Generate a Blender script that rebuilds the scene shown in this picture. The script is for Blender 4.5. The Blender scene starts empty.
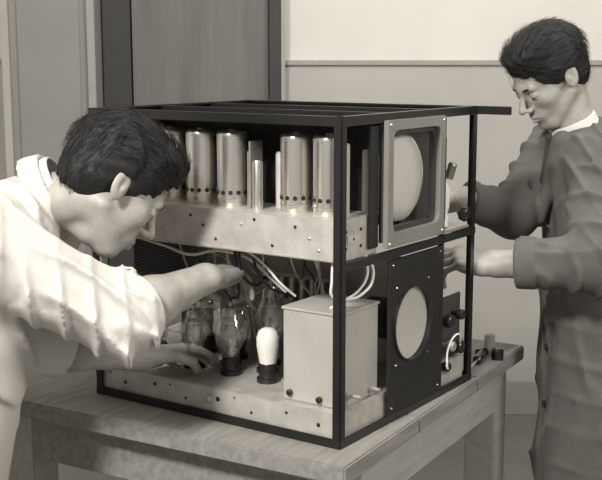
import bpy, bmesh, math, random
import numpy as np
from mathutils import Vector, Matrix
random.seed(3); np.random.seed(3)
sc = bpy.context.scene
COL = sc.collection
TINT=(1.045,1.0,.92)
# ------------------------------------------------------------------ materials
def mat(name, g, rough=.6, metal=0., var=.12, scale=12, stretch=(1,1,1), bump=0., bscale=150, tint=TINT, spec=.5, trans=0., detail=4, bstretch=(1,1,1), sheen=0., alpha=1., coat=0.):
    m = bpy.data.materials.new(name); m.use_nodes = True
    nt = m.node_tree; b = nt.nodes['Principled BSDF']
    b.inputs['Roughness'].default_value = rough
    b.inputs['Metallic'].default_value = metal
    b.inputs['Specular IOR Level'].default_value = spec
    b.inputs['Transmission Weight'].default_value = trans
    b.inputs['Alpha'].default_value = alpha
    b.inputs['Coat Weight'].default_value = coat
    if sheen: b.inputs['Sheen Weight'].default_value = sheen
    tc = nt.nodes.new('ShaderNodeTexCoord')
    mp = nt.nodes.new('ShaderNodeMapping'); mp.inputs['Scale'].default_value = stretch
    nt.links.new(tc.outputs['Object'], mp.inputs['Vector'])
    n = nt.nodes.new('ShaderNodeTexNoise'); n.inputs['Scale'].default_value = scale; n.inputs['Detail'].default_value = detail
    nt.links.new(mp.outputs[0], n.inputs['Vector'])
    r = nt.nodes.new('ShaderNodeValToRGB')
    lo, hi = g*(1-var), g*(1+var)
    r.color_ramp.elements[0].position = .3; r.color_ramp.elements[1].position = .7
    r.color_ramp.elements[0].color = (lo*tint[0], lo*tint[1], lo*tint[2], 1)
    r.color_ramp.elements[1].color = (min(1,hi*tint[0]), min(1,hi*tint[1]), min(1,hi*tint[2]), 1)
    nt.links.new(n.outputs['Fac'], r.inputs[0]); nt.links.new(r.outputs[0], b.inputs['Base Color'])
    if bump:
        mp2 = nt.nodes.new('ShaderNodeMapping'); mp2.inputs['Scale'].default_value = bstretch
        nt.links.new(tc.outputs['Object'], mp2.inputs['Vector'])
        n2 = nt.nodes.new('ShaderNodeTexNoise'); n2.inputs['Scale'].default_value = bscale; n2.inputs['Detail'].default_value = 3
        nt.links.new(mp2.outputs[0], n2.inputs['Vector'])
        bp = nt.nodes.new('ShaderNodeBump'); bp.inputs['Strength'].default_value = bump; bp.inputs['Distance'].default_value = .003
        nt.links.new(n2.outputs['Fac'], bp.inputs['Height']); nt.links.new(bp.outputs[0], b.inputs['Normal'])
    return m

M_frame = mat('black_enamel', .012, .35, var=.2)
M_black = mat('black_panel', .012, .5, var=.3)
M_bake  = mat('bakelite', .02, .25, var=.2)
M_steel = mat('plated_steel', .55, .38, .7, var=.10, scale=30, bump=.1, bscale=60)
M_tray  = mat('chassis_steel', .50, .5, .3, var=.16, scale=25, bump=.1)
M_can   = mat('aluminium_can', .76, .26, .9, var=.06, scale=8, stretch=(1,1,.1))
M_box   = mat('grey_lacquer', .46, .45, .1, var=.08)
M_bez   = mat('bezel_paint', .24, .4, .1, var=.08)
M_bez2  = mat('bezel_inner', .05, .45, .1, var=.05)
M_scr   = mat('phosphor_screen', .60, .5, var=.02, coat=1.)
M_cone  = mat('speaker_baffle_cloth', .48, .9, var=.03, scale=60)
M_whitew= mat('white_insulation', .82, .5, var=.03)
M_dkw   = mat('black_insulation', .015, .4)
M_paper = mat('waxed_paper', .5, .7, var=.1)
M_brass = mat('dull_brass', .4, .35, .8)
M_dint  = mat('dark_grey_sheet', .07, .6, .2, var=.2)  # plain dark grey for sheet metal and small parts
M_mid   = mat('mid_grey_sheet', .50, .6, .1, var=.15, scale=20)
M_glass = mat('valve_glass', .85, .06, .75, var=.02, alpha=.30, tint=(1,1,.98))
M_wood  = mat('bench_wood', .26, .55, var=.20, scale=7, stretch=(1.0,9,9), bump=.06, bscale=40, bstretch=(1,8,8))
M_wood2 = mat('bench_wood_pale', .40, .6, var=.12, scale=8, stretch=(1,8,8))
M_wallU = mat('wall_plaster', .60, .9, var=.05, scale=2.5)
M_wallL = mat('wainscot_paint', .38, .7, var=.06, scale=3)
M_trim  = mat('trim_paint', .28, .5, var=.05)
M_door  = mat('door_wood', .12, .6, var=.18, scale=4, stretch=(5,5,.4))
M_door2 = mat('cupboard_paint', .24, .7, var=.06, scale=4)
M_dark  = mat('dark_jamb', .035, .7)
M_floor = mat('floor_lino', .15, .7, var=.15, scale=3)
M_ceil  = mat('ceiling_paint', .6, .9, var=.03)
M_coatW = mat('white_cotton', .58, .9, var=.05, scale=6, bump=.15, bscale=60)
M_coatG = mat('grey_drill', .11, .9, var=.18, scale=10, bump=.2, bscale=60)
M_shirt = mat('shirt_cotton', .66, .85, var=.03)
M_trous = mat('dark_wool', .05, .9)
M_shoe  = mat('shoe_leather', .02, .4)
M_skin  = mat('skin', .34, .5, var=.12, scale=40, bump=.15, bscale=260, tint=(1.06,1.0,.90))
M_hair  = mat('hair', .010, .6, var=.4, scale=60, bump=.3, bscale=200, spec=.35)
M_hair2 = mat('hair_strand', .030, .4, var=.5, scale=90, spec=.5)
M_eye   = mat('eye_white', .45, .3, var=.02)

def perforated():
    m = bpy.data.materials.new('perforated_sheet'); m.use_nodes = True
    nt = m.node_tree; b = nt.nodes['Principled BSDF']
    tc = nt.nodes.new('ShaderNodeTexCoord')
    v = nt.nodes.new('ShaderNodeTexVoronoi'); v.inputs['Scale'].default_value = 150; v.inputs['Randomness'].default_value = 0
    nt.links.new(tc.outputs['Object'], v.inputs['Vector'])
    r = nt.nodes.new('ShaderNodeValToRGB')
    r.color_ramp.elements[0].position=.36; r.color_ramp.elements[0].color=(.004,.004,.004,1)
    r.color_ramp.elements[1].position=.50; r.color_ramp.elements[1].color=(.16,.155,.15,1)
    nt.links.new(v.outputs['Distance'], r.inputs[0]); nt.links.new(r.outputs[0], b.inputs['Base Color'])
    b.inputs['Roughness'].default_value=.5
    return m
M_perf = perforated()

# ------------------------------------------------------------------ mesh helpers
def link(o, parent=None):
    COL.objects.link(o)
    if parent is not None: o.parent = parent
    return o
def empty(name, loc=(0,0,0), rz=0.):
    e = bpy.data.objects.new(name, None); e.location = loc; e.rotation_euler = (0,0,rz)
    e.empty_display_size = .1
    COL.objects.link(e); return e
def shade(me, smooth=True):
    me.polygons.foreach_set('use_smooth', [smooth]*len(me.polygons))
def box(name, x0,x1,y0,y1,z0,z1, m, parent=None, bev=.0015, rot=None):
    bm = bmesh.new(); bmesh.ops.create_cube(bm, size=1)
    cx,cy,cz = (x0+x1)/2,(y0+y1)/2,(z0+z1)/2
    for v in bm.verts: v.co = Vector((v.co.x*(x1-x0), v.co.y*(y1-y0), v.co.z*(z1-z0)))
    if bev>0: bmesh.ops.bevel(bm, geom=bm.edges[:], offset=min(bev, .3*min(x1-x0,y1-y0,z1-z0)), segments=2, affect='EDGES')
    me = bpy.data.meshes.new(name); bm.to_mesh(me); bm.free(); me.materials.append(m)
    o = bpy.data.objects.new(name, me); o.location=(cx,cy,cz)
    if rot: o.rotation_euler = rot
    return link(o,parent)
def lathe(name, prof, m, loc, parent=None, seg=32, axis=(0,0,1), smooth=True, ring=False):
    V=[];F=[]
    for r,z in prof:
        for i in range(seg):
            a=2*math.pi*i/seg; V.append((r*math.cos(a), r*math.sin(a), z))
    n=len(prof)
    for j in range(n if ring else n-1):
        jj=(j+1)%n
        for i in range(seg):
            k=(i+1)%seg; F.append((j*seg+i, j*seg+k, jj*seg+k, jj*seg+i))
    if not ring:
        F.append(tuple(range(seg-1,-1,-1))); F.append(tuple((n-1)*seg+i for i in range(seg)))
    me=bpy.data.meshes.new(name); me.from_pydata(V,[],F); me.materials.append(m)
    if smooth:
        shade(me)
        try: me.set_sharp_from_angle(angle=math.radians(35))
        except Exception: pass
    o=bpy.data.objects.new(name,me); o.location=loc
    o.rotation_mode='QUATERNION'; o.rotation_quaternion=Vector((0,0,1)).rotation_difference(Vector(axis))
    return link(o,parent)
def tube(name, pts, r, m, parent=None, res=8, cyclic=False):
    cu=bpy.data.curves.new(name,'CURVE'); cu.dimensions='3D'; cu.bevel_depth=r; cu.bevel_resolution=2; cu.resolution_u=res
    s=cu.splines.new('BEZIER'); s.bezier_points.add(len(pts)-1)
    for p,bp in zip(pts,s.bezier_points):
        bp.co=p; bp.handle_left_type='AUTO'; bp.handle_right_type='AUTO'
    s.use_cyclic_u=cyclic
    cu.materials.append(m)
    cu.use_fill_caps=True
    return link(bpy.data.objects.new(name,cu),parent)
def plate_hole(name, w, h, hole, m, depth, nseg=48, shape='round', pw=10):
    cx,cz,rx,rz=hole; N=nseg; outer=[];inner=[]
    for i in range(N):
        a=2*math.pi*(i+.5)/N; c,s=math.cos(a),math.sin(a)
        if shape=='round': inner.append((cx+rx*c, cz+rz*s))
        else:
            q=(abs(c)**pw+abs(s)**pw)**(-1/pw); inner.append((cx+rx*c*q, cz+rz*s*q))
        tx = ((w-cx) if c>0 else cx)/abs(c); tz=((h-cz) if s>0 else cz)/abs(s); t=min(tx,tz)
        outer.append((cx+t*c, cz+t*s))
    for C in ((0,0),(w,0),(0,h),(w,h)):
        k=min(range(N), key=lambda i:(outer[i][0]-C[0])**2+(outer[i][1]-C[1])**2); outer[k]=C
    V=[(x,0,z) for x,z in outer]+[(x,0,z) for x,z in inner]+[(x,depth,z) for x,z in outer]+[(x,depth,z) for x,z in inner]
    F=[]
    for i in range(N):
        k=(i+1)%N
        F+= [(i,k,N+k,N+i),(2*N+k,2*N+i,3*N+i,3*N+k),(N+i,N+k,3*N+k,3*N+i),(k,i,2*N+i,2*N+k)]
    me=bpy.data.meshes.new(name); me.from_pydata(V,[],F); me.materials.append(m); me.validate()
    bm=bmesh.new(); bm.from_mesh(me); bmesh.ops.recalc_face_normals(bm, faces=bm.faces[:]); bm.to_mesh(me); bm.free()
    return bpy.data.objects.new(name,me)

# ------------------------------------------------------------------ SDF sculpting
def cap(P,a,b,r1,r2):
    X,Y,Z=P; bx,by,bz=b[0]-a[0],b[1]-a[1],b[2]-a[2]
    x=X-a[0];y=Y-a[1];z=Z-a[2]
    h=np.clip((x*bx+y*by+z*bz)/max(1e-9,bx*bx+by*by+bz*bz),0,1)
    return np.sqrt((x-h*bx)**2+(y-h*by)**2+(z-h*bz)**2)-(r1+(r2-r1)*h)
def ell(P,c,r,R=None):
    x=P[0]-c[0];y=P[1]-c[1];z=P[2]-c[2]
    if R is not None:
        x,y,z=(R[0][0]*x+R[0][1]*y+R[0][2]*z, R[1][0]*x+R[1][1]*y+R[1][2]*z, R[2][0]*x+R[2][1]*y+R[2][2]*z)
    k0=np.sqrt((x/r[0])**2+(y/r[1])**2+(z/r[2])**2); k1=np.sqrt((x/r[0]**2)**2+(y/r[1]**2)**2+(z/r[2]**2)**2)+1e-6
    return k0*(k0-1)/k1
def along(P,c,ax):
    return (P[0]-c[0])*ax[0]+(P[1]-c[1])*ax[1]+(P[2]-c[2])*ax[2]
def band(P,c,ax,R0,R1,h,th):
    ax=Vector(ax).normalized()
    x=P[0]-c[0];y=P[1]-c[1];z=P[2]-c[2]
    t=x*ax[0]+y*ax[1]+z*ax[2]
    rad=np.sqrt(np.maximum(x*x+y*y+z*z-t*t,0))
    Rt=R0+(R1-R0)*np.clip(t/h,0,1)
    return smax(np.abs(rad-Rt)-th, np.abs(t-h/2)-h/2, .004)
def smin(a,b,k):
    h=np.clip(.5+.5*(b-a)/k,0,1); return b+(a-b)*h-k*h*(1-h)
def smax(a,b,k): return -smin(-a,-b,k)
def wav(P,d,f,e,g,w=1.5):
    return np.sin(f*(P[0]*d[0]+P[1]*d[1]+P[2]*d[2])+w*np.sin(g*(P[0]*e[0]+P[1]*e[1]+P[2]*e[2])))
def fold(P,d,lam,e,amp,ph=0.,wob=1.2):
    d=Vector(d).normalized(); e=Vector(e).normalized(); g=d.cross(e)
    a=P[0]*d[0]+P[1]*d[1]+P[2]*d[2]; b=P[0]*e[0]+P[1]*e[1]+P[2]*e[2]; c=P[0]*g[0]+P[1]*g[1]+P[2]*g[2]
    s=np.sin(math.pi*a/lam+wob*np.sin(10*b+6*c+ph)+.7*np.sin(17*c+ph*1.7)+ph)
    r=np.exp(-(s/.38)**2)
    m=np.clip(.45+.9*np.sin(12*a+16*b+ph*2.3)*np.sin(11*c-9*b+ph),0,1)
    return -amp*(r*m-.2)
def surf(name,f,lo,hi,h,m,parent=None,smooth_it=0):
    ax=[np.arange(lo[i],hi[i]+h,h,dtype=np.float32) for i in range(3)]
    P=np.meshgrid(*ax,indexing='ij')
    F=f(P).astype(np.float32); S=F<0
    nx,ny,nz=F.shape
    cnt=np.zeros((nx-1,ny-1,nz-1),np.int8)
    cs=[(a,b,c) for a in (0,1) for b in (0,1) for c in (0,1)]
    for a,b,c in cs: cnt+=S[a:nx-1+a,b:ny-1+b,c:nz-1+c]
    act=(cnt>0)&(cnt<8); idx=np.argwhere(act)
    vid=-np.ones(act.shape,np.int64); vid[act]=np.arange(len(idx))
    acc=np.zeros((len(idx),3)); n=np.zeros(len(idx))
    for a in cs:
        for b in cs:
            if sum(b)-sum(a)!=1 or any(b[i]<a[i] for i in range(3)): continue
            A=idx+np.array(a);B=idx+np.array(b)
            Fa=F[A[:,0],A[:,1],A[:,2]];Fb=F[B[:,0],B[:,1],B[:,2]]
            cr=(Fa<0)!=(Fb<0); t=np.where(cr,Fa/np.where(cr,Fa-Fb,1),0)
            acc+=np.where(cr[:,None], np.array(a)+t[:,None]*(np.array(b)-np.array(a)),0); n+=cr
    V=(idx+acc/n[:,None])*h+np.array([ax[0][0],ax[1][0],ax[2][0]])
    FA=[]
    def quads(S0,S1,cells):
        for s,rev in ((S0&~S1,False),(~S0&S1,True)):
            q=np.stack([c[s] for c in cells],1)
            if rev: q=q[:,::-1]
            FA.append(q)
    quads(S[:-1,1:-1,1:-1],S[1:,1:-1,1:-1],[vid[:,:-1,:-1],vid[:,1:,:-1],vid[:,1:,1:],vid[:,:-1,1:]])
    quads(S[1:-1,:-1,1:-1],S[1:-1,1:,1:-1],[vid[:-1,:,:-1],vid[:-1,:,1:],vid[1:,:,1:],vid[1:,:,:-1]])
    quads(S[1:-1,1:-1,:-1],S[1:-1,1:-1,1:],[vid[:-1,:-1,:],vid[1:,:-1,:],vid[1:,1:,:],vid[:-1,1:,:]])
    Q=np.concatenate(FA)
    Q=Q[(Q>=0).all(1)]
    me=bpy.data.meshes.new(name)
    me.from_pydata(V.tolist(),[],Q.tolist()); me.materials.append(m); shade(me)
    o=bpy.data.objects.new(name,me); COL.objects.link(o)
    if smooth_it:
        md=o.modifiers.new('s','SMOOTH'); md.iterations=smooth_it; md.factor=.5
    if parent is not None:
        o.parent=parent; o.matrix_parent_inverse=Matrix.Translation(parent.location).inverted()
    return o
def frame_axes(fwd,up=(0,0,1),roll=0.):
    f=Vector(fwd).normalized(); u=Vector(up); u=(u-f*u.dot(f)).normalized(); l=u.cross(f)
    if roll:
        q=Matrix.Rotation(roll,3,f); u=q@u; l=q@l
    return f,l,u

# ================================================================== ROOM
box('floor',-3,3,-.6,4.6,-.05,0,M_floor,bev=0)
box('ceiling',-3,3,-.6,4.6,3.0,3.05,M_ceil,bev=0)
box('wall_back',-3,3,4.5,4.6,0,3.0,M_wallU,bev=0)
box('wall_left',-3.1,-3,-.6,4.6,0,3.0,M_wallU,bev=0)
box('wall_right',3,3.1,-.6,4.6,0,3.0,M_wallU,bev=0)
box('trim_wainscot',-.07,3,4.48,4.5,0,1.455,M_wallL,bev=0)
box('trim_dado',-.07,3,4.465,4.5,1.455,1.475,M_trim)
box('baseboard_back',-.07,3,4.46,4.48,0,.14,M_trim)
d1=empty('door_1',(-.40,4.46,0))
box('leaf',-.27,.27,-.02,.03,0,2.3,M_door,d1)
box('jamb_right',.275,.335,-.05,.04,0,2.36,M_dark,d1)
box('jamb_edge',.322,.337,-.055,-.04,0,2.36,M_trim,d1)
box('jamb_left',-.385,-.275,-.04,.04,0,2.36,M_dark,d1)
box('lintel',-.385,.335,-.05,.04,2.3,2.4,M_dark,d1)
box('rail',-.27,.27,-.03,-.02,1.02,1.16,M_door,d1,bev=.004)
lathe('knob',[(.008,0),(.008,.03),(.022,.035),(.026,.05),(.018,.062),(.0005,.065)],M_brass,(.22,-.02,1.0),d1,axis=(0,-1,0))
d2=empty('cupboard',(-.97,4.42,0))
box('carcase',-.15,.17,-.12,.07,0,2.3,M_door2,d2)
box('edge_post',-.18,-.15,-.14,.07,0,2.3,M_wallL,d2)
box('edge_post_b',.15,.18,-.14,.07,0,2.3,M_trim,d2)
box('door_panel',-.12,.12,-.128,-.12,.2,2.2,M_door2,d2,bev=.003)
box('trim_wainscot_b',-2.9,-1.16,4.47,4.5,0,1.46,M_wallL,bev=0)
box('trim_dado_b',-3,-1.16,4.46,4.5,1.46,1.48,M_trim)

# ================================================================== WORKBENCH
BZ=.80
wb=empty('workbench',(.074,1.773,0),math.radians(60))
box('top_plank_a',0,.31,0,.86,BZ-.035,BZ,M_wood,wb,bev=.003)
box('top_plank_b',.312,.62,0,.86,BZ-.035,BZ,M_wood,wb,bev=.003)
box('top_plank_c',.622,.93,0,.86,BZ-.035,BZ,M_wood,wb,bev=.003)
box('apron_front',.05,.075,.04,.82,BZ-.14,BZ-.036,M_wood,wb)
box('apron_right',.05,.88,.03,.055,BZ-.14,BZ-.036,M_wood2,wb)
box('apron_back',.86,.885,.04,.82,BZ-.14,BZ-.036,M_wood,wb)
for i,(x,y) in enumerate(((.05,.03),(.05,.76),(.82,.03),(.82,.76))):
    box('leg_%d'%(i+1),x,x+.075,y,y+.075,0,BZ-.036,M_wood2,wb,bev=.003)
box('stretcher',.12,.83,.05,.075,.28,.36,M_wood2,wb)
box('stretcher_b',.12,.83,.78,.805,.28,.36,M_wood2,wb)
box('lower_shelf',.07,.86,.08,.78,.36,.38,M_wood,wb)

# ================================================================== TELEVISION CHASSIS   local x = depth, y = width
W,L,H=.527,.596,.5865
tv=empty('television_chassis',(.069,1.859,BZ),math.radians(55.6))
t=.017
def post(n,x,y,sx,sy):
    box(n+'_web',min(x,x+sx*t),max(x,x+sx*t),min(y,y+sy*.004),max(y,y+sy*.004),0,H,M_frame,tv,bev=.0008)
    box(n+'_flange',min(x,x+sx*.004),max(x,x+sx*.004),min(y,y+sy*t),max(y,y+sy*t),0,H,M_frame,tv,bev=.0008)
post('post_a',0,0,1,1); post('post_b',W,0,-1,1); post('post_c',0,L,1,-1); post('post_d',W,L,-1,-1)
for zn,z0 in (('bottom',0),('top',H-t)):
    box('rail_%s_a'%zn,-.001,.003,0,L,z0,z0+t,M_frame,tv,bev=.0008)
    box('rail_%s_b'%zn,W-.003,W+.001,-.0 if zn=='bottom' else -.075,L,z0,z0+t,M_frame,tv,bev=.0008)
    box('rail_%s_c'%zn,0,W,-.001,.003,z0,z0+t,M_frame,tv,bev=.0008)
    box('rail_%s_d'%zn,0,W,L-.003,L+.001,z0,z0+t,M_frame,tv,bev=.0008)
    zz = z0+t-.004 if zn=='top' else z0
    box('lip_%s_a'%zn,0,t,0,L,zz,zz+.004,M_frame,tv,bev=.0008)
    box('lip_%s_b'%zn,W-t,W,0,L,zz,zz+.004,M_frame,tv,bev=.0008)
    box('lip_%s_c'%zn,0,W,0,t,zz,zz+.004,M_frame,tv,bev=.0008)
    box('lip_%s_d'%zn,0,W,L-t,L,zz,zz+.004,M_frame,tv,bev=.0008)
box('rail_mid_right',0,W,-.002,.006,.318,.334,M_frame,tv)
box('rail_mid_back',W-.006,W,0,L,.318,.334,M_frame,tv)
box('rail_mid_left',0,W,L-.006,L,.318,.334,M_frame,tv)
box('mullion',.372,.384,-.002,.008,t,H-t,M_frame,tv)
box('top_cross_bar',.20,.215,0,L,H-.012,H-.002,M_frame,tv)
box('top_cross_bar_b',.37,.385,0,L,H-.012,H-.002,M_frame,tv)
box('top_shade_sheet',.02,W-.02,.02,L-.02,H-.018,H-.014,M_dint,tv)  # dark cover added to keep overhead light out of the upper bay
TZ0,TZ1=.334,.408
def tray(n,x0,x1,y0,y1,z0,z1,m=M_tray):
    box(n+'_top',x0,x1,y0,y1,z1-.002,z1,m,tv,bev=.0006)
    box(n+'_front',x0,x0+.002,y0,y1,z0,z1-.001,m,tv,bev=.0006)
    box(n+'_back',x1-.002,x1,y0,y1,z0,z1-.001,m,tv,bev=.0006)
    box(n+'_end_a',x0,x1,y0,y0+.002,z0,z1-.001,m,tv,bev=.0006)
    box(n+'_end_b',x0,x1,y1-.002,y1,z0,z1-.001,m,tv,bev=.0006)
tray('upper_tray',.006,.135,.01,.585,TZ0,TZ1)
box('upper_tray_flange',.003,.012,.01,.585,TZ0,TZ0+.003,M_steel,tv)
for i,(y,z) in enumerate(((.05,.352),(.10,.39),(.15,.352),(.22,.385),(.28,.352),(.34,.392),(.40,.36),(.46,.39),(.53,.365),(.07,.372),(.19,.396),(.31,.376))):
    lathe('rivet_%d'%(i+1),[(.0001,0),(.003,.0),(.0032,.001),(.0022,.002),(.0001,.0024)],M_bake if i%3 else M_steel,(.006,y,z),tv,seg=12,axis=(-1,0,0))
for i,(x,z) in enumerate(((.03,.355),(.03,.385),(.055,.37),(.08,.355),(.08,.385),(.105,.37))):
    lathe('end_rivet_%d'%(i+1),[(.0001,0),(.0036,.0),(.003,.0015),(.0001,.002)],M_bake,(x,.01,z),tv,seg=12,axis=(0,-1,0))
box('tray_label',.035,.075,.0085,.0095,.364,.378,M_paper,tv,bev=.0003)
def can(n,x,y,r=.029,h=.142):
    p=[(r*.99,0),(r,.002),(r,.012),(r*1.03,.013),(r*1.03,.017),(r,.018),(r,h-.012),(r*1.025,h-.011),(r*1.025,h-.006),(r*.97,h-.002),(r*.9,h),(r*.25,h),(r*.22,h+.003),(.0005,h+.003)]
    lathe(n,p,M_can,(x,y,TZ1),tv,seg=40)
    for k in range(12):
        a=2*math.pi*k/12
        lathe(n+'_vent_%d'%(k+1),[(.0001,0),(.0042,.0),(.0042,.0012),(.0001,.0012)],M_black,(x+math.cos(a)*(r-.0002),y+math.sin(a)*(r-.0002),TZ1+.027),tv,seg=10,axis=(math.cos(a),math.sin(a),0))
for i,y in enumerate((.513,.438,.362,.286,.139,.068)):
    can('screening_can_%d'%(i+1),.066,y)
box('divider_plate_a',.05,.09,.232,.236,TZ1,TZ1+.125,M_steel,tv)
box('divider_plate_b',.06,.10,.244,.247,TZ1,TZ1+.105,M_steel,tv)
lathe('small_can',[(.010,0),(.010,.085),(.008,.09),(.0005,.09)],M_can,(.05,.215,TZ1),tv,seg=20)
lathe('small_can_b',[(.010,0),(.010,.10),(.008,.105),(.0005,.105)],M_mid,(.09,.190,TZ1),tv,seg=20)
lathe('small_can_c',[(.008,0),(.008,.11),(.006,.114),(.0005,.114)],M_paper,(.118,.022,TZ1),tv,seg=20)
box('coil_former',.035,.05,.014,.028,TZ1,TZ1+.13,M_box,tv)
box('upper_shade_back',.136,.139,.03,.585,TZ1-.05,H-.02,M_black,tv)  # black sheet added behind the cans, stands in for the bay's shade
box('upper_shade_left',.02,W-.01,L-.008,L-.005,.334,H-.02,M_black,tv)  # added black side, darkens the open upper bay
box('upper_shade_rear',W-.012,W-.008,.13,L-.01,.334,H-.02,M_black,tv)  # added black rear, same painted shade for the upper bay
# picture tube + bezel
bz=plate_hole('bezel_outer',.222,.232,(.111,.120,.092,.094),M_bez,.010,shape='sq',nseg=96,pw=14); bz.location=(.138,-.012,.342); link(bz,tv)
bz=plate_hole('bezel_step',.212,.214,(.106,.111,.084,.085),M_bez2,.012,shape='sq',nseg=96,pw=14); bz.location=(.143,-.002,.351); link(bz,tv)
prof=[(.0005,.009),(.02,.0087),(.04,.0078),(.06,.0055),(.075,.002),(.083,-.004),(.085,-.012),(.078,-.03),(.055,-.10),(.03,-.17),(.019,-.2),(.019,-.30),(.015,-.31),(.0005,-.31)]
lathe('picture_tube',prof[::-1],M_scr,(.254,.022,.461),tv,seg=56,axis=(0,-1,0))
for k,(x,z) in enumerate(((.146,.35),(.352,.35),(.146,.566),(.352,.566))):
    lathe('bezel_screw_%d'%(k+1),[(.0001,0),(.003,0),(.0025,.002),(.0001,.003)],M_steel,(x,-.012,z),tv,seg=12,axis=(0,-1,0))
box('focus_side_plate',.10,.132,.004,.008,.345,.565,M_black,tv)
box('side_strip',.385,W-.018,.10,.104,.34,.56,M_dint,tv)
lathe('control_tube',[(.014,0),(.014,.02),(.012,.024),(.016,.04),(.016,.075),(.010,.09),(.0005,.092)],M_whitew,(.43,.03,.345),tv)
lathe('control_knob_a',[(.0005,0),(.012,0),(.012,.012),(.010,.014),(.0005,.014)],M_bake,(.47,.002,.37),tv,axis=(0,-1,0))
box('tag_strip',.40,.41,.01,.02,.36,.53,M_dint,tv)
box('side_bracket',.385,.50,.0,.05,.336,.342,M_steel,tv)
lathe('trimmer',[(.0005,0),(.009,0),(.009,.03),(.006,.034),(.0005,.034)],M_brass,(.46,.03,.44),tv,axis=(0,-.3,1))
# loudspeaker baffle
bf=plate_hole('loudspeaker_baffle',.21,.296,(.0885,.163,.071,.071),M_black,.006,nseg=64); bf.location=(.164,-.004,.019); link(bf,tv)
lathe('loudspeaker_ring',[(.071,-.001),(.075,-.001),(.075,.004),(.071,.004)],M_frame,(.2525,-.004,.182),tv,seg=48,axis=(0,-1,0),ring=True)
lathe('loudspeaker_cone',[(.0005,-.012),(.074,-.007),(.073,-.003),(.055,-.006),(.03,-.009),(.012,-.010),(.0005,-.008)],M_cone,(.2525,.0,.182),tv,seg=48,axis=(0,-1,0))
for k,(x,z) in enumerate(((.175,.03),(.362,.03),(.175,.305),(.362,.305),(.19,.11),(.19,.26),(.315,.11),(.315,.26))):
    lathe('baffle_screw_%d'%(k+1),[(.0001,0),(.0024,0),(.002,.0015),(.0001,.002)],M_brass,(x,-.004,z),tv,seg=12,axis=(0,-1,0))
lathe('loudspeaker_magnet',[(.04,0),(.04,.05),(.03,.055),(.0005,.055)],M_dint,(.2525,.04,.182),tv,axis=(0,1,0))
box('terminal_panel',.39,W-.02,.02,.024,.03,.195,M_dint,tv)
for k,(x,z,r,mm) in enumerate(((.42,.150,.014,M_bake),(.47,.155,.011,M_bake),(.43,.095,.011,M_steel),(.47,.085,.014,M_bake),(.41,.055,.010,M_bake))):
    lathe('terminal_knob_%d'%(k+1),[(.0005,0),(r*.5,0),(r*.5,.01),(r,.012),(r,.024),(r*.8,.027),(.0005,.027)],mm,(x,.02,z),tv,axis=(0,-1,0),seg=24)
tube('terminal_wire',[(.47,.0,.085),(.44,-.008,.12),(.42,0,.10),(.40,-.006,.06),(.43,.0,.04)],.002,M_whitew,tv)
# lower chassis
LZ=.062
tray('lower_tray',.006,.50,.008,.588,.013,LZ)
for i,(y,z,r) in enumerate(((.05,.035,.004),(.12,.045,.003),(.20,.03,.003),(.28,.042,.005),(.36,.03,.003),(.44,.045,.004),(.52,.035,.004),(.56,.05,.002),(.24,.052,.002),(.40,.05,.002))):
    lathe('lower_rivet_%d'%(i+1),[(.0001,0),(r,.0),(r*.8,.0015),(.0001,.002)],M_bake,(.006,y,z),tv,seg=12,axis=(-1,0,0))
lathe('lower_fuse_holder',[(.0005,0),(.007,0),(.007,.006),(.004,.008),(.0005,.008)],M_steel,(.006,.30,.04),tv,seg=16,axis=(-1,0,0))
box('transformer_box',.026,.160,.018,.142,LZ,.235,M_box,tv,bev=.003)
box('transformer_lid',.024,.162,.016,.144,.233,.238,M_box,tv,bev=.001)
for k,(y,z) in enumerate(((.125,.078),(.06,.075))):
    lathe('box_terminal_%d'%(k+1),[(.0005,0),(.006,0),(.006,.006),(.004,.008),(.0005,.008)],M_bake,(.026,y,z),tv,axis=(-1,0,0),seg=20)
lathe('box_spindle',[(.0005,0),(.008,0),(.008,.006),(.004,.007),(.004,.03),(.0005,.03)],M_steel,(.05,.018,.085),tv,axis=(0,-1,0),seg=20)
lathe('box_spindle_b',[(.0005,0),(.006,0),(.006,.01),(.0035,.011),(.0035,.022),(.0005,.022)],M_steel,(.13,.018,.078),tv,axis=(0,-1,0),seg=20)
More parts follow.
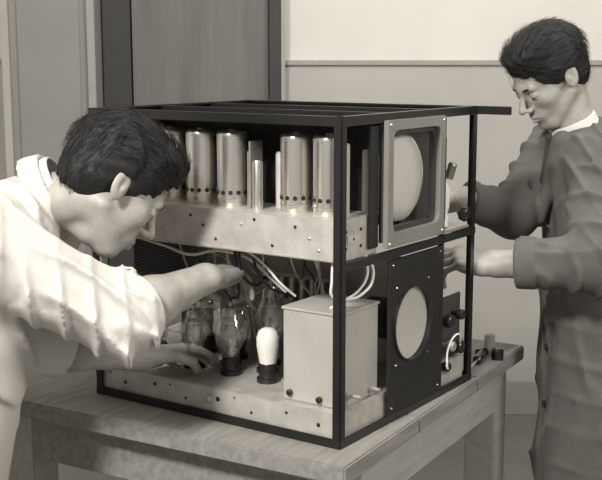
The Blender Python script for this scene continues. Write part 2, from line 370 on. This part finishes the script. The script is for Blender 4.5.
def valve(n,x,y,h=.125,r=.031,base=.026,glass=M_glass,cap_=True,z0=LZ,shape='st'):
    lathe(n+'_socket',[(.022,0),(.022,.008),(.019,.010),(.0005,.010)],M_bake,(x,y,z0),tv,seg=28)
    lathe(n+'_base',[(.0005,0),(.0175,0),(.0178,base),(.0165,base+.002),(.0005,base+.002)],M_bake,(x,y,z0+.010),tv,seg=28)
    b=base+.012; g=h-b
    if shape=='st':
        p=[(.0163,b),(.018,b+.12*g),(r*.92,b+.34*g),(r,b+.48*g),(r*.93,b+.6*g),(r*.62,b+.76*g),(r*.56,b+.9*g),(r*.42,b+.97*g),(.0005,b+g)]
    else:
        p=[(.0163,b),(.0175,b+.1*g),(r,b+.5*g),(r,b+.72*g),(r*.8,b+.9*g),(r*.45,b+.98*g),(.0005,b+g)]
    lathe(n+'_envelope',p,glass,(x,y,z0),tv,seg=36)
    if glass is M_glass:
        lathe(n+'_anode',[(.0005,b+.2*g),(.012,b+.2*g),(.0135,b+.4*g),(.012,b+.60*g),(.0005,b+.60*g)],M_mid,(x,y,z0),tv,seg=20)
        lathe(n+'_getter',[(r*.56-.002,b+.80*g),(r*.56-.0022,b+.9*g),(r*.42-.002,b+.965*g),(.0005,b+.985*g)],M_steel,(x,y,z0),tv,seg=24)
        lathe(n+'_mica',[(.0005,b+.64*g),(.0145,b+.64*g),(.0145,b+.66*g),(.0005,b+.66*g)],M_whitew,(x,y,z0),tv,seg=20)
        lathe(n+'_stem',[(.007,b+.02*g),(.005,b+.17*g),(.0005,b+.19*g)],M_whitew,(x,y,z0),tv,seg=14)
        for s in (-1,1):
            tube(n+'_support_%d'%(s+2),[(x+s*.011,y+s*.008,z0+b+.005),(x+s*.014,y+s*.008,z0+b+.4*g),(x+s*.011,y+s*.006,z0+b+.66*g)],.0009,M_steel,tv)
    if cap_:
        lathe(n+'_cap',[(.0045,0),(.0045,.008),(.003,.010),(.0005,.010)],M_steel,(x,y,z0+h-.002),tv,seg=16)
valve('valve_1',.100,.512,h=.095,r=.022)
valve('valve_2',.102,.417,h=.122,r=.030)
valve('valve_3',.103,.323,h=.140,r=.034)
valve('valve_4',.101,.231,h=.108,r=.022,glass=M_whitew,cap_=False,shape='pear')
valve('valve_5',.205,.300,h=.170,r=.034)
valve('valve_6',.205,.385,h=.140,r=.030)
valve('valve_7',.21,.47,h=.120,r=.026)
valve('valve_8',.19,.205,h=.120,r=.024)
valve('valve_9',.155,.272,h=.085,r=.020)
valve('valve_10',.155,.365,h=.085,r=.020)
box('rear_chassis',.34,.342,.03,.54,LZ,.29,M_mid,tv)
box('terminal_board',.275,.280,.17,.37,LZ+.09,.238,M_steel,tv)
for k in range(15):
    lathe('resistor_%d'%(k+1),[(.0005,0),(.0038,0),(.0038,.045),(.0005,.045)],M_whitew if k%2 else M_dint,(.268,.176+k*.0128,.188),tv,seg=10)
lathe('electrolytic_1',[(.02,0),(.02,.11),(.018,.114),(.0005,.114)],M_can,(.22,.13,LZ),tv,seg=24)
lathe('electrolytic_2',[(.018,0),(.018,.09),(.016,.094),(.0005,.094)],M_can,(.29,.43,LZ),tv,seg=24)
box('choke_core',.24,.29,.52,.57,LZ,.13,M_dint,tv)
box('perforated_screen',.10,.50,.574,.577,.14,.315,M_perf,tv)
box('tray_bracket',.12,.20,.50,.56,.315,.334,M_steel,tv)
tube('lead_white_a',[(.05,.50,.325),(.045,.44,.318),(.05,.38,.306),(.06,.32,.318),(.08,.26,.305),(.10,.225,.27),(.12,.20,.24)],.003,M_whitew,tv)
tube('lead_white_b',[(.06,.30,.335),(.06,.25,.325),(.06,.205,.30),(.07,.18,.27),(.10,.165,.24)],.0025,M_whitew,tv)
tube('lead_white_c',[(.02,.030,.335),(.015,.028,.30),(.02,.03,.27),(.05,.015,.262),(.09,.008,.268),(.115,.006,.285),(.12,.01,.315),(.11,.02,.335)],.0028,M_whitew,tv)
tube('lead_white_d',[(.10,.012,.335),(.105,.01,.30),(.09,.015,.275),(.06,.03,.255),(.06,.06,.238)],.0025,M_whitew,tv)
tube('lead_black_a',[(.06,.278,.335),(.06,.275,.28),(.08,.285,.23),(.103,.323,.212),(.103,.323,.205)],.0032,M_dkw,tv)
tube('lead_black_b',[(.06,.268,.335),(.06,.262,.28),(.10,.262,.25),(.18,.29,.25),(.205,.300,.238)],.0032,M_dkw,tv)
tube('lead_black_c',[(.07,.24,.335),(.07,.235,.29),(.10,.225,.25),(.16,.21,.22),(.19,.205,.188)],.0028,M_dkw,tv)
tube('lead_black_d',[(.08,.36,.335),(.08,.37,.28),(.10,.40,.22),(.102,.417,.19)],.0025,M_dkw,tv)
tube('lead_grey_e',[(.20,.55,.33),(.18,.50,.25),(.19,.48,.20),(.21,.47,.185)],.0025,M_paper,tv)
rw=random.Random(11)
for k in range(14):
    y0=rw.uniform(.16,.50); x0=rw.uniform(.14,.25); y1=y0+rw.uniform(-.08,.08)
    tube('loom_wire_%d'%(k+1),[(x0,y0,.333),(x0+rw.uniform(-.02,.02),y0+rw.uniform(-.03,.03),rw.uniform(.26,.30)),
        (x0+.02,(y0+y1)/2+rw.uniform(-.03,.03),rw.uniform(.18,.25)),(rw.uniform(.22,.27),y1,rw.uniform(.14,.19)),(.262,y1,rw.uniform(.09,.14))],
        rw.uniform(.0014,.0024),(M_whitew,M_dkw,M_paper)[k%3],tv)

sp=empty('spare_capacitors',(.440,2.495,BZ))
lathe('capacitor_a',[(.0005,0),(.012,0),(.012,.045),(.010,.048),(.0005,.048)],M_paper,(0,0,0),sp,seg=24)
lathe('capacitor_b',[(.0005,0),(.009,0),(.009,.05),(.0005,.05)],M_bake,(-.03,-.02,.009),sp,seg=20,axis=(.8,.6,0))
lathe('capacitor_c',[(.0005,0),(.014,0),(.014,.022),(.010,.026),(.0005,.026)],M_bake,(.012,-.04,0),sp,seg=24)
sd=empty('screwdriver',(.395,2.40,BZ+.011))
lathe('handle',[(.004,0),(.010,.006),(.011,.03),(.009,.07),(.006,.08),(.0005,.081)],M_bake,(0,0,0),sd,axis=(.35,.93,0),seg=20)
lathe('blade',[(.0025,-.10),(.0025,-.02),(.0025,.001),(.0005,.002)],M_steel,(0,0,-.0),sd,axis=(.35,.93,0),seg=12)

# ================================================================== PEOPLE
def build_head(prefix,parent,center,fwd,neck_base,roll=0.,hair_front=0.,hair_len=.035,scale=1.,nr=.050,tousle=.0):
    f,l,u=frame_axes(fwd,(0,0,1),roll)
    R=Matrix((f,l,u)).transposed()
    MW=Matrix.Translation(center)@R.to_4x4()@Matrix.Scale(scale,4)
    nb=MW.inverted()@Vector(neck_base)
    def face(P):
        d=ell(P,(-.012,0,.036),(.098,.076,.082))
        d=smin(d,ell(P,(.030,0,-.030),(.062,.057,.083)),.03)
        d=smin(d,ell(P,(.066,0,-.100),(.022,.024,.018)),.03)
        for s in (-1,1):
            d=smin(d,cap(P,(-.008,s*.052,-.05),(.058,s*.018,-.098),.016,.014),.022)
            d=smin(d,ell(P,(.056,s*.040,-.022),(.022,.019,.018)),.022)
        d=smin(d,cap(P,(.080,-.034,.020),(.086,0,.018),.010,.010),.014)
        d=smin(d,cap(P,(.080,.034,.020),(.086,0,.018),.010,.010),.014)
        for s in (-1,1):
            d=smax(d,-ell(P,(.101,s*.031,-.001),(.020,.018,.012)),.011)
            lid=ell(P,(.0765,s*.031,-.002),(.0145,.0145,.0140))
            up=np.maximum(lid,-(P[2]+.005+.15*(P[0]-.0765)))
            lo=np.maximum(lid,(P[2]+.009))
            d=smin(d,up,.003); d=smin(d,lo,.003)
        d=smin(d,cap(P,(.088,0,.012),(.115,0,-.026),.0065,.0090),.010)
        d=smin(d,ell(P,(.115,0,-.030),(.011,.0095,.009)),.006)
        for s in (-1,1): d=smin(d,ell(P,(.102,s*.0130,-.035),(.011,.007,.007)),.005)
        for s in (-1,1): d=smax(d,-ell(P,(.110,s*.007,-.0425),(.006,.0035,.004)),.003)
        d=smin(d,ell(P,(.078,0,-.064),(.020,.028,.018)),.018)
        for s in (-1,1):
            d=smin(d,cap(P,(.0980,s*.004,-.0610),(.087,s*.020,-.0670),.0048,.003),.005)
            d=smin(d,cap(P,(.0965,0,-.0735),(.086,s*.016,-.0695),.0058,.003),.005)
            d=smax(d,-cap(P,(.106,0,-.0668),(.091,s*.021,-.0685),.0013,.0008),.003)
        for s in (-1,1):
            Re=Matrix.Rotation(s*.30,3,'Z')@Matrix.Rotation(.25,3,'Y')
            e=ell(P,(-.012,s*.078,-.006),(.018,.0065,.030),Re)
            e=smax(e,-ell(P,(-.006,s*.086,-.003),(.0115,.0075,.021),Re),.004)
            e=smin(e,ell(P,(-.004,s*.077,-.010),(.006,.006,.008)),.004)
            d=smin(d,e,.006)
        n=cap(P,(-.030,0,-.055),tuple(nb),nr,nr+.006)
        d=smin(d,n,.018)
        d=smin(d,cap(P,(.015,0,-.10),(nb[0]*.8+.02,nb[1]*.8,nb[2]*.8),.022,.02),.02)
        return d
    lo=(min(-.13,nb[0]-.07),min(-.105,nb[1]-.07),min(-.13,nb[2]-.06)); hi=(.138,max(.105,nb[1]+.07),.135)
    inv=Matrix.Translation(parent.location).inverted()
    o=surf(prefix+'head',face,lo,hi,.0023,M_skin,None,1); o.parent=parent; o.matrix_parent_inverse=inv; o.matrix_basis=MW
    def put(ob):
        ob.matrix_basis=MW@Matrix.Translation(ob.location)
        ob.parent=parent; ob.matrix_parent_inverse=inv
    for i,s in enumerate((-1,1)):
        for nm,r_,m_,c_ in (('eye',.0125,M_eye,(.0768,s*.031,-.002)),('iris',.0062,M_hair,(.0840,s*.031,-.006))):
            e=lathe(prefix+nm+'_%d'%(i+1),[(.0003,-r_)]+[(r_*math.sin(a),-r_*math.cos(a)) for a in np.linspace(.2,2.9,12)]+[(.0003,r_)],m_,c_)
            e.rotation_mode='XYZ'; put(e)
        b=tube(prefix+'eyebrow_%d'%(i+1),[(.0945,s*.012,.017),(.0932,s*.026,.0220),(.0840,s*.040,.0200)],.0026,M_hair); put(b)
    def hair(P):
        d=ell(P,(-.020,0,.044),(.104,.0890,.089))
        d=smin(d,ell(P,(.030+hair_front,0,.095),(.060,.062,.034)),.03)
        d=smin(d,ell(P,(-.055,0,-.020),(.050,.068,.055)),.03)
        d=smin(d,ell(P,(.012,0,.035),(.040,.080,.045)),.01)
        d=smax(d,-ell(P,(.122,0,-.030),(.083,.12,.098)),.006)
        for s in (-1,1):
            d=smax(d,-ell(P,(-.008,s*.088,-.018),(.021,.026,.036)),.004)
            d=smax(d,-ell(P,(.082,s*.080,-.050),(.066,.060,.062)),.005)
            d=smax(d,-ell(P,(.005,s*.085,-.078),(.055,.050,.045)),.005)
        d=smax(d,-(P[2]+.068),.01)
        d=d+.0015*wav(P,(.25,1,.1),230,(1,0,.3),40,1.2)+.0008*wav(P,(.1,.9,.6),480,(1,.2,0),60,1.4)+(.002+tousle)*wav(P,(.5,1,.2),70,(1,.3,.5),30,1.5)*np.clip((P[2]-.03)*25,0,1)
        return d
    h=surf(prefix+'hair',hair,(-.15,-.115,-.09),(.13,.115,.16),.0022,M_hair,None,0)
    me=h.data
    vs=me.vertices; N=len(vs)
    obs=[h]
    for nm,mm,cnt_ in (('hair_strands',M_hair,1400),('hair_strands_light',M_hair2,1500)):
        cu=bpy.data.curves.new(prefix+nm,'CURVE'); cu.dimensions='3D'; cu.bevel_depth=.0006; cu.bevel_resolution=0
        for k in range(cnt_):
            v=vs[random.randrange(N)]; p=v.co.copy()
            out=(p-Vector((-.02,0,.03)))
            if out.dot(v.normal)<0 or (abs(p.y)>.05 and p.z<.035 and p.x>-.05): continue
            n=out.normalized()
            d=Vector((-1,.25*(1 if p.y>0 else -1)*abs(p.y)/.08+random.gauss(0,.25+30*tousle),random.gauss(-.1,.25)))
            if p.x<-.06: d=Vector((-.2,random.gauss(0,.15),-1))
            d=(d-n*d.dot(n)).normalized()
            Ls=hair_len*random.uniform(.5,1.1); lift=random.uniform(.0,.009+tousle*2)
            s=cu.splines.new('POLY'); s.points.add(4)
            for j in range(5):
                q=Ls*j/4; pt=p+d*q-n*(q*q/(2*.095))+n*(lift*j/4+.0005)
                s.points[j].co=(*pt,1); s.points[j].radius=1-.18*j
        cu.materials.append(mm)
        ho=bpy.data.objects.new(prefix+nm,cu); COL.objects.link(ho); obs.append(ho)
    for ob in obs:
        ob.parent=parent; ob.matrix_parent_inverse=inv; ob.matrix_basis=MW

def build_arm(name,parent,elbow,wrist,fdir,back,side,curls,spread=.06,thumb_curl=.5,vox=.0023):
    E=Vector(elbow);Wp=Vector(wrist)
    x=Vector(fdir).normalized(); z=Vector(back); z=(z-x*z.dot(x)).normalized(); y=z.cross(x)*side
    T=lambda a,b,c: tuple(Wp+x*a+y*b+z*c)
    segs=[]
    bases=[(.088,.029,0),(.092,.009,.002),(.087,-.011,.001),(.079,-.029,-.002)]
    lens=[(.042,.026,.021),(.046,.030,.022),(.042,.028,.021),(.033,.021,.019)]
    rads=[.0092,.0095,.0090,.0078]
    for i,(b,ls,r) in enumerate(zip(bases,lens,rads)):
        p=Vector(b); th=0; yaw=(1.5-i)*spread
        for j,(ln,c) in enumerate(zip(ls,curls[i])):
            th+=c
            q=p+Vector((math.cos(th)*math.cos(yaw),math.cos(th)*math.sin(yaw),-math.sin(th)))*ln
            segs.append((T(*p),T(*q),r*(1-.09*j),r*(1-.09*(j+1)),.004 if j else .010))
            p=q
    tp=[Vector((.022,.022,-.006)),Vector((.050,.046,-.014)),Vector((.078,.056,-.022-.015*thumb_curl)),Vector((.100,.052-.02*thumb_curl,-.030-.03*thumb_curl))]
    th=[.015,.0115,.0102,.0085]
    Wt=tuple(Wp)
    mid=E.lerp(Wp,.35)
    def f(P):
        d=cap(P,tuple(E),tuple(mid),.046,.045)
        d=smin(d,cap(P,tuple(mid),Wt,.044,.0275),.02)
        pr=None
        for (b,r) in zip(bases,(.0135,.0135,.013,.0115)):
            c=cap(P,T(.0,b[1]*.55,0),T(b[0]-.004,b[1],b[2]),.017,r)
            pr=c if pr is None else smin(pr,c,.010)
        d=smin(d,pr,.02)
        d=smin(d,cap(P,T(.03,-.022,-.010),T(.065,-.024,-.010),.012,.010),.014)
        fd=None
        for a,b,r1,r2,k in segs:
            c=cap(P,a,b,r1,r2)
            fd=c if fd is None else np.minimum(fd,c)
        d=smin(d,fd,.005)
        td=None
        for j in range(3):
            c=cap(P,T(*tp[j]),T(*tp[j+1]),th[j],th[j+1]); td=c if td is None else smin(td,c,.004)
        d=smin(d,td,.010)
        return d
    pts=[E,Wp]+[Vector(s[1]) for s in segs]+[Vector(T(*p)) for p in tp]+[Vector(T(.05,.03,0)),Vector(T(.05,-.03,0))]
    lo=[min(p[i] for p in pts)-.05 for i in range(3)]; hi=[max(p[i] for p in pts)+.05 for i in range(3)]
    return surf(name,f,lo,hi,vox,M_skin,parent,1)

# ---------------------------------------------------------------- man bending over the chassis (left)
man=empty('man',(-.80,1.80,0))
SR=(-.525,1.755,1.190); SL=(-.470,2.085,1.190)
ER=(-.310,1.830,1.048); WR=(-.178,2.005,1.080)
EL=(-.479,1.926,.985); WL=(-.309,2.060,.915)
NB=(-.480,1.920,1.232); HC=(-.326,1.915,1.266)
dR=(Vector(WR)-Vector(ER)).normalized(); dL=(Vector(WL)-Vector(EL)).normalized()
naL=Vector((.88,0,.46)).normalized()
def coatL(P):
    d=cap(P,(-.54,1.82,1.170),(-.77,1.74,.95),.092,.122)
    d=smin(d,cap(P,(-.51,2.02,1.170),(-.77,1.88,.95),.090,.122),.09)
    d=smin(d,cap(P,SR,SL,.068,.064),.06)
    d=smin(d,cap(P,(-.54,1.92,1.185),(-.475,1.92,1.218),.075,.066),.05)
    d=smin(d,cap(P,(-.78,1.81,.95),(-.77,1.81,.52),.150,.18),.08)
    d=smin(d,cap(P,(-.525,1.85,1.08),(-.625,1.83,.66),.078,.080),.09)
    d=smin(d,cap(P,(-.60,1.80,1.0),(-.67,1.80,.60),.10,.115),.08)
    d=d+fold(P,(.9,.3,.2),.07,(.1,.4,-1),.016)+fold(P,(.5,.3,.8),.09,(1,.2,-.4),.012,1.7)
    sl=cap(P,SR,ER,.080,.068)
    sl=smin(sl,cap(P,ER,tuple(Vector(ER)+dR*.06),.067,.058),.03)
    sl=sl+fold(P,(.85,.2,-.1),.050,(.1,-.6,.9),.014,.6)+fold(P,(.5,.2,.85),.065,(1,.1,-.6),.015,2.4)+fold(P,(.1,.9,.6),.055,(.8,.3,-.6),.010,4.1)
    sl=smax(sl,along(P,Vector(ER),dR)-.034,.006)
    d=smin(d,sl,.03)
    d=smin(d,band(P,tuple(Vector(ER)+dR*.004),dR,.066,.062,.042,.0060),.003)
    s2=cap(P,SL,EL,.074,.062)
    s2=smin(s2,cap(P,EL,tuple(Vector(EL)+dL*.06),.060,.054),.03)+fold(P,(.6,.3,-.6),.05,(.3,-.6,.6),.012,1.1)
    s2=smax(s2,along(P,Vector(EL),dL)-.045,.006)
    d=smin(d,s2,.03)
    d=smin(d,band(P,tuple(Vector(EL)+dL*.015),dL,.060,.056,.042,.0055),.003)
    d=smax(d,-cap(P,tuple(Vector(ER)+dR*.085),tuple(Vector(ER)+dR*.2),.053,.07),.004)
    d=smax(d,-cap(P,tuple(Vector(EL)+dL*.090),tuple(Vector(EL)+dL*.2),.048,.07),.004)
    c=band(P,tuple(Vector(NB)+naL*.022),naL,.071,.062,.038,.0050)
    d=smin(d,c,.006)
    d=smax(d,-cap(P,tuple(Vector(NB)+naL*.048),tuple(Vector(NB)+naL*.2),.052,.060),.006)
    return np.maximum(d,.50-P[2])
surf('lab_coat',coatL,(-1.05,1.5,.48),(-.15,2.26,1.42),.0052,M_coatW,man,1)
def legs(hips,knees,ankles):
    def f(P):
        d=None
        for h,k,a in zip(hips,knees,ankles):
            c=smin(cap(P,h,k,.092,.065),cap(P,k,a,.064,.05),.03); d=c if d is None else smin(d,c,.03)
        return d+fold(P,(.2,.3,1),.12,(1,1,0),.004)
    return f
def shoe(n,par,x,y,dx,dy):
    def f(P):
        d=cap(P,(x,y,.045),(x+dx*.15,y+dy*.15,.032),.042,.036)
        d=smin(d,cap(P,(x-dx*.02,y-dy*.02,.04),(x,y,.10),.04,.045),.02)
        return np.maximum(d,-P[2]+.001)
    surf(n,f,(x-.25,y-.25,-.02),(x+.25,y+.25,.17),.006,M_shoe,par,1)
surf('trousers',legs([(-.79,1.72,.88),(-.79,1.89,.88)],[(-.74,1.70,.50),(-.72,1.90,.50)],[(-.82,1.69,.11),(-.80,1.91,.11)]),(-1,1.5,.05),(-.55,2.1,1.02),.009,M_trous,man,1)
shoe('shoe_1',man,-.82,1.69,.98,.1); shoe('shoe_2',man,-.80,1.91,.98,.15)
surf('shirt_collar',lambda P: band(P,tuple(Vector(NB)+naL*.042),naL,.057,.053,.030,.003),(-.60,1.80,1.10),(-.30,2.04,1.42),.0028,M_shirt,man,1)
build_head('',man,HC,(.70,.32,-.72),NB,roll=-.06,hair_front=.010,scale=.93)
build_arm('right_arm',man,ER,WR,(.42,.88,-.02),(-.25,-.35,.9),1,[(.35,.5,.3),(.45,.55,.35),(.5,.6,.4),(.55,.6,.4)],thumb_curl=.8)
build_arm('left_arm',man,EL,WL,(.62,.76,-.12),(-.35,.15,.9),-1,[(.15,.35,.3),(.2,.45,.3),(.3,.5,.35),(.4,.5,.4)],thumb_curl=.5)

# ---------------------------------------------------------------- second man (right)
m2=empty('man.001',(.72,2.56,0))
S1=(.665,2.44,1.262); S2=(.625,2.72,1.257)
E1=(.620,2.270,1.060); W1=(.423,2.335,1.046)
E2=(.505,2.585,1.12); W2=(.372,2.50,1.165)
NB2=(.648,2.585,1.305); HC2=(.570,2.560,1.443)
d1v=(Vector(W1)-Vector(E1)).normalized(); d2v=(Vector(W2)-Vector(E2)).normalized()
na2=Vector((-.42,-.08,.9)).normalized()
def coatR(P):
    d=cap(P,(.675,2.50,1.19),(.715,2.48,.92),.094,.112)
    d=smin(d,cap(P,(.660,2.65,1.19),(.715,2.63,.92),.092,.112),.09)
    d=smin(d,cap(P,S1,S2,.062,.060),.06)
    d=smin(d,cap(P,(.67,2.58,1.24),(.655,2.58,1.28),.072,.060),.05)
    d=smin(d,cap(P,(.700,2.48,.92),(.705,2.48,.42),.116,.135),.06)
    d=smin(d,cap(P,(.712,2.63,.92),(.717,2.63,.42),.116,.135),.06)
    skirt=np.clip((1.15-P[2])*4,0,1)
    d=d+fold(P,(.3,.95,.05),.075,(.1,.2,1),.014,.4,.6)*skirt+fold(P,(.3,.4,.85),.08,(1,-.5,.3),.012,1.3)*(1-.6*skirt)+fold(P,(.8,.5,.1),.09,(.1,-.3,1),.009,3.3)
    sl=cap(P,S1,E1,.074,.066)
    ce=Vector(W1)-d1v*.085
    sl=smin(sl,cap(P,E1,tuple(ce+d1v*.04),.066,.050),.025)
    sl=sl+fold(P,(.8,.1,.3),.05,(.3,-.2,-.9),.012,.2)+fold(P,(.3,.3,.9),.07,(1,.2,-.3),.013,2.0)+fold(P,(.5,.8,.3),.06,(.4,.1,-1),.009,5.0)
    sl=smax(sl,along(P,ce,d1v)-.038,.005)
    d=smin(d,sl,.03)
    d=smin(d,band(P,tuple(ce),d1v,.052,.050,.045,.0045),.003)
    s2=cap(P,S2,E2,.070,.060)
    s2=smin(s2,cap(P,E2,tuple(Vector(W2)),.058,.044),.025)
    s2=s2+fold(P,(.6,.3,.5),.06,(.6,-.2,-.7),.012,.8)
    s2=smax(s2,along(P,Vector(W2),d2v)+.01,.005)
    d=smin(d,s2,.03)
    d=smax(d,-cap(P,tuple(ce+d1v*.080),tuple(ce+d1v*.2),.044,.06),.004)
    d=smax(d,-cap(P,tuple(Vector(W2)+d2v*.03),tuple(Vector(W2)+d2v*.15),.035,.06),.005)
    c=band(P,tuple(Vector(NB2)-na2*.022),na2,.082,.064,.042,.0045)
    d=smin(d,c,.006)
    lp=cap(P,(.598,2.520,1.295),(.562,2.56,1.11),.026,.012)
    lp=np.minimum(lp,cap(P,(.598,2.630,1.295),(.562,2.595,1.11),.026,.012))
    d=smin(d,lp,.005)
    d=smax(d,-cap(P,tuple(Vector(NB2)+na2*.016),tuple(Vector(NB2)+na2*.2),.052,.060),.006)
    d=smax(d,-cap(P,(.558,2.572,1.33),(.542,2.574,1.15),.034,.003),.005)
    return np.maximum(d,.42-P[2])
surf('work_coat',coatR,(.28,2.15,.40),(.95,2.88,1.45),.0052,M_coatG,m2,1)
for k,z in enumerate((1.04,.92,.80,.66)):
    lathe('coat_button_%d'%(k+1),[(.0005,0),(.009,0),(.009,.003),(.006,.004),(.0005,.004)],M_bake,(.588-m2.location.x,2.56-m2.location.y,z),m2,axis=(-1,-.2,0),seg=16)
surf('trousers_b',legs([(.72,2.49,.85),(.73,2.64,.85)],[(.73,2.48,.48),(.73,2.66,.48)],[(.74,2.47,.11),(.74,2.68,.11)]),(.55,2.3,.05),(.92,2.82,1.0),.009,M_trous,m2,1)
shoe('shoe_3',m2,.74,2.47,-.98,-.1); shoe('shoe_4',m2,.74,2.68,-.98,.05)
surf('shirt_collar_b',lambda P: smin(band(P,tuple(Vector(NB2)-na2*.0),na2,.059,.053,.042,.003),ell(P,(.598,2.575,1.262),(.020,.034,.058)),.006),(.53,2.45,1.18),(.76,2.70,1.42),.0028,M_shirt,m2,1)
surf('necktie',lambda P: smin(ell(P,(.580,2.573,1.300),(.010,.013,.012)),cap(P,(.580,2.573,1.295),(.574,2.575,1.20),.007,.013),.006),(.54,2.54,1.16),(.61,2.61,1.33),.0025,M_trous,m2,1)
build_head('second_',m2,HC2,(-.78,-.34,-.60),NB2,roll=.0,hair_front=.004,hair_len=.045,scale=.88,tousle=.002)
build_arm('left_arm_b',m2,E1,W1,(-.80,.18,.10),(.1,-.35,.9),-1,[(.3,.6,.4),(.4,.7,.4),(.5,.7,.5),(.6,.8,.5)],thumb_curl=.7)
build_arm('right_arm_b',m2,E2,W2,(-.85,-.20,.0),(.1,.5,.8),1,[(.5,.7,.4),(.6,.8,.4),(.6,.8,.5),(.7,.8,.5)],thumb_curl=.7)

# ================================================================== LIGHT
def area(name,loc,target,size,power):
    l=bpy.data.lights.new(name,'AREA'); l.energy=power; l.size=size; l.color=(1,.98,.945)
    o=bpy.data.objects.new(name,l); o.location=loc
    o.rotation_euler=(Vector(target)-Vector(loc)).to_track_quat('-Z','Y').to_euler()
    COL.objects.link(o); return o
area('ceiling_lamp',(-.95,.05,2.75),(-.1,2.2,1.0),.35,97)
area('wall_fill',(.6,2.9,2.95),(.3,4.4,1.3),1.6,60)  # fill added to brighten the back wall, not a real fixture
area('right_fill',(2.2,.6,2.4),(.3,2.1,1.1),.6,34)  # fill added at front right to lift bezel and screen, no real fixture
w=bpy.data.worlds.new('World'); sc.world=w; w.use_nodes=True
w.node_tree.nodes['Background'].inputs[0].default_value=(1,.98,.945,1)
w.node_tree.nodes['Background'].inputs[1].default_value=.32

# ================================================================== CAMERA
cd=bpy.data.cameras.new('camera'); cam=bpy.data.objects.new('camera',cd); COL.objects.link(cam)
cam.location=(0,0,1.4845); cam.rotation_euler=(math.radians(90-9.4),0,0)
cd.lens=65.8; cd.sensor_width=36; cd.sensor_fit='HORIZONTAL'; cd.clip_start=.05
sc.camera=cam
sc.view_settings.view_transform='Standard'
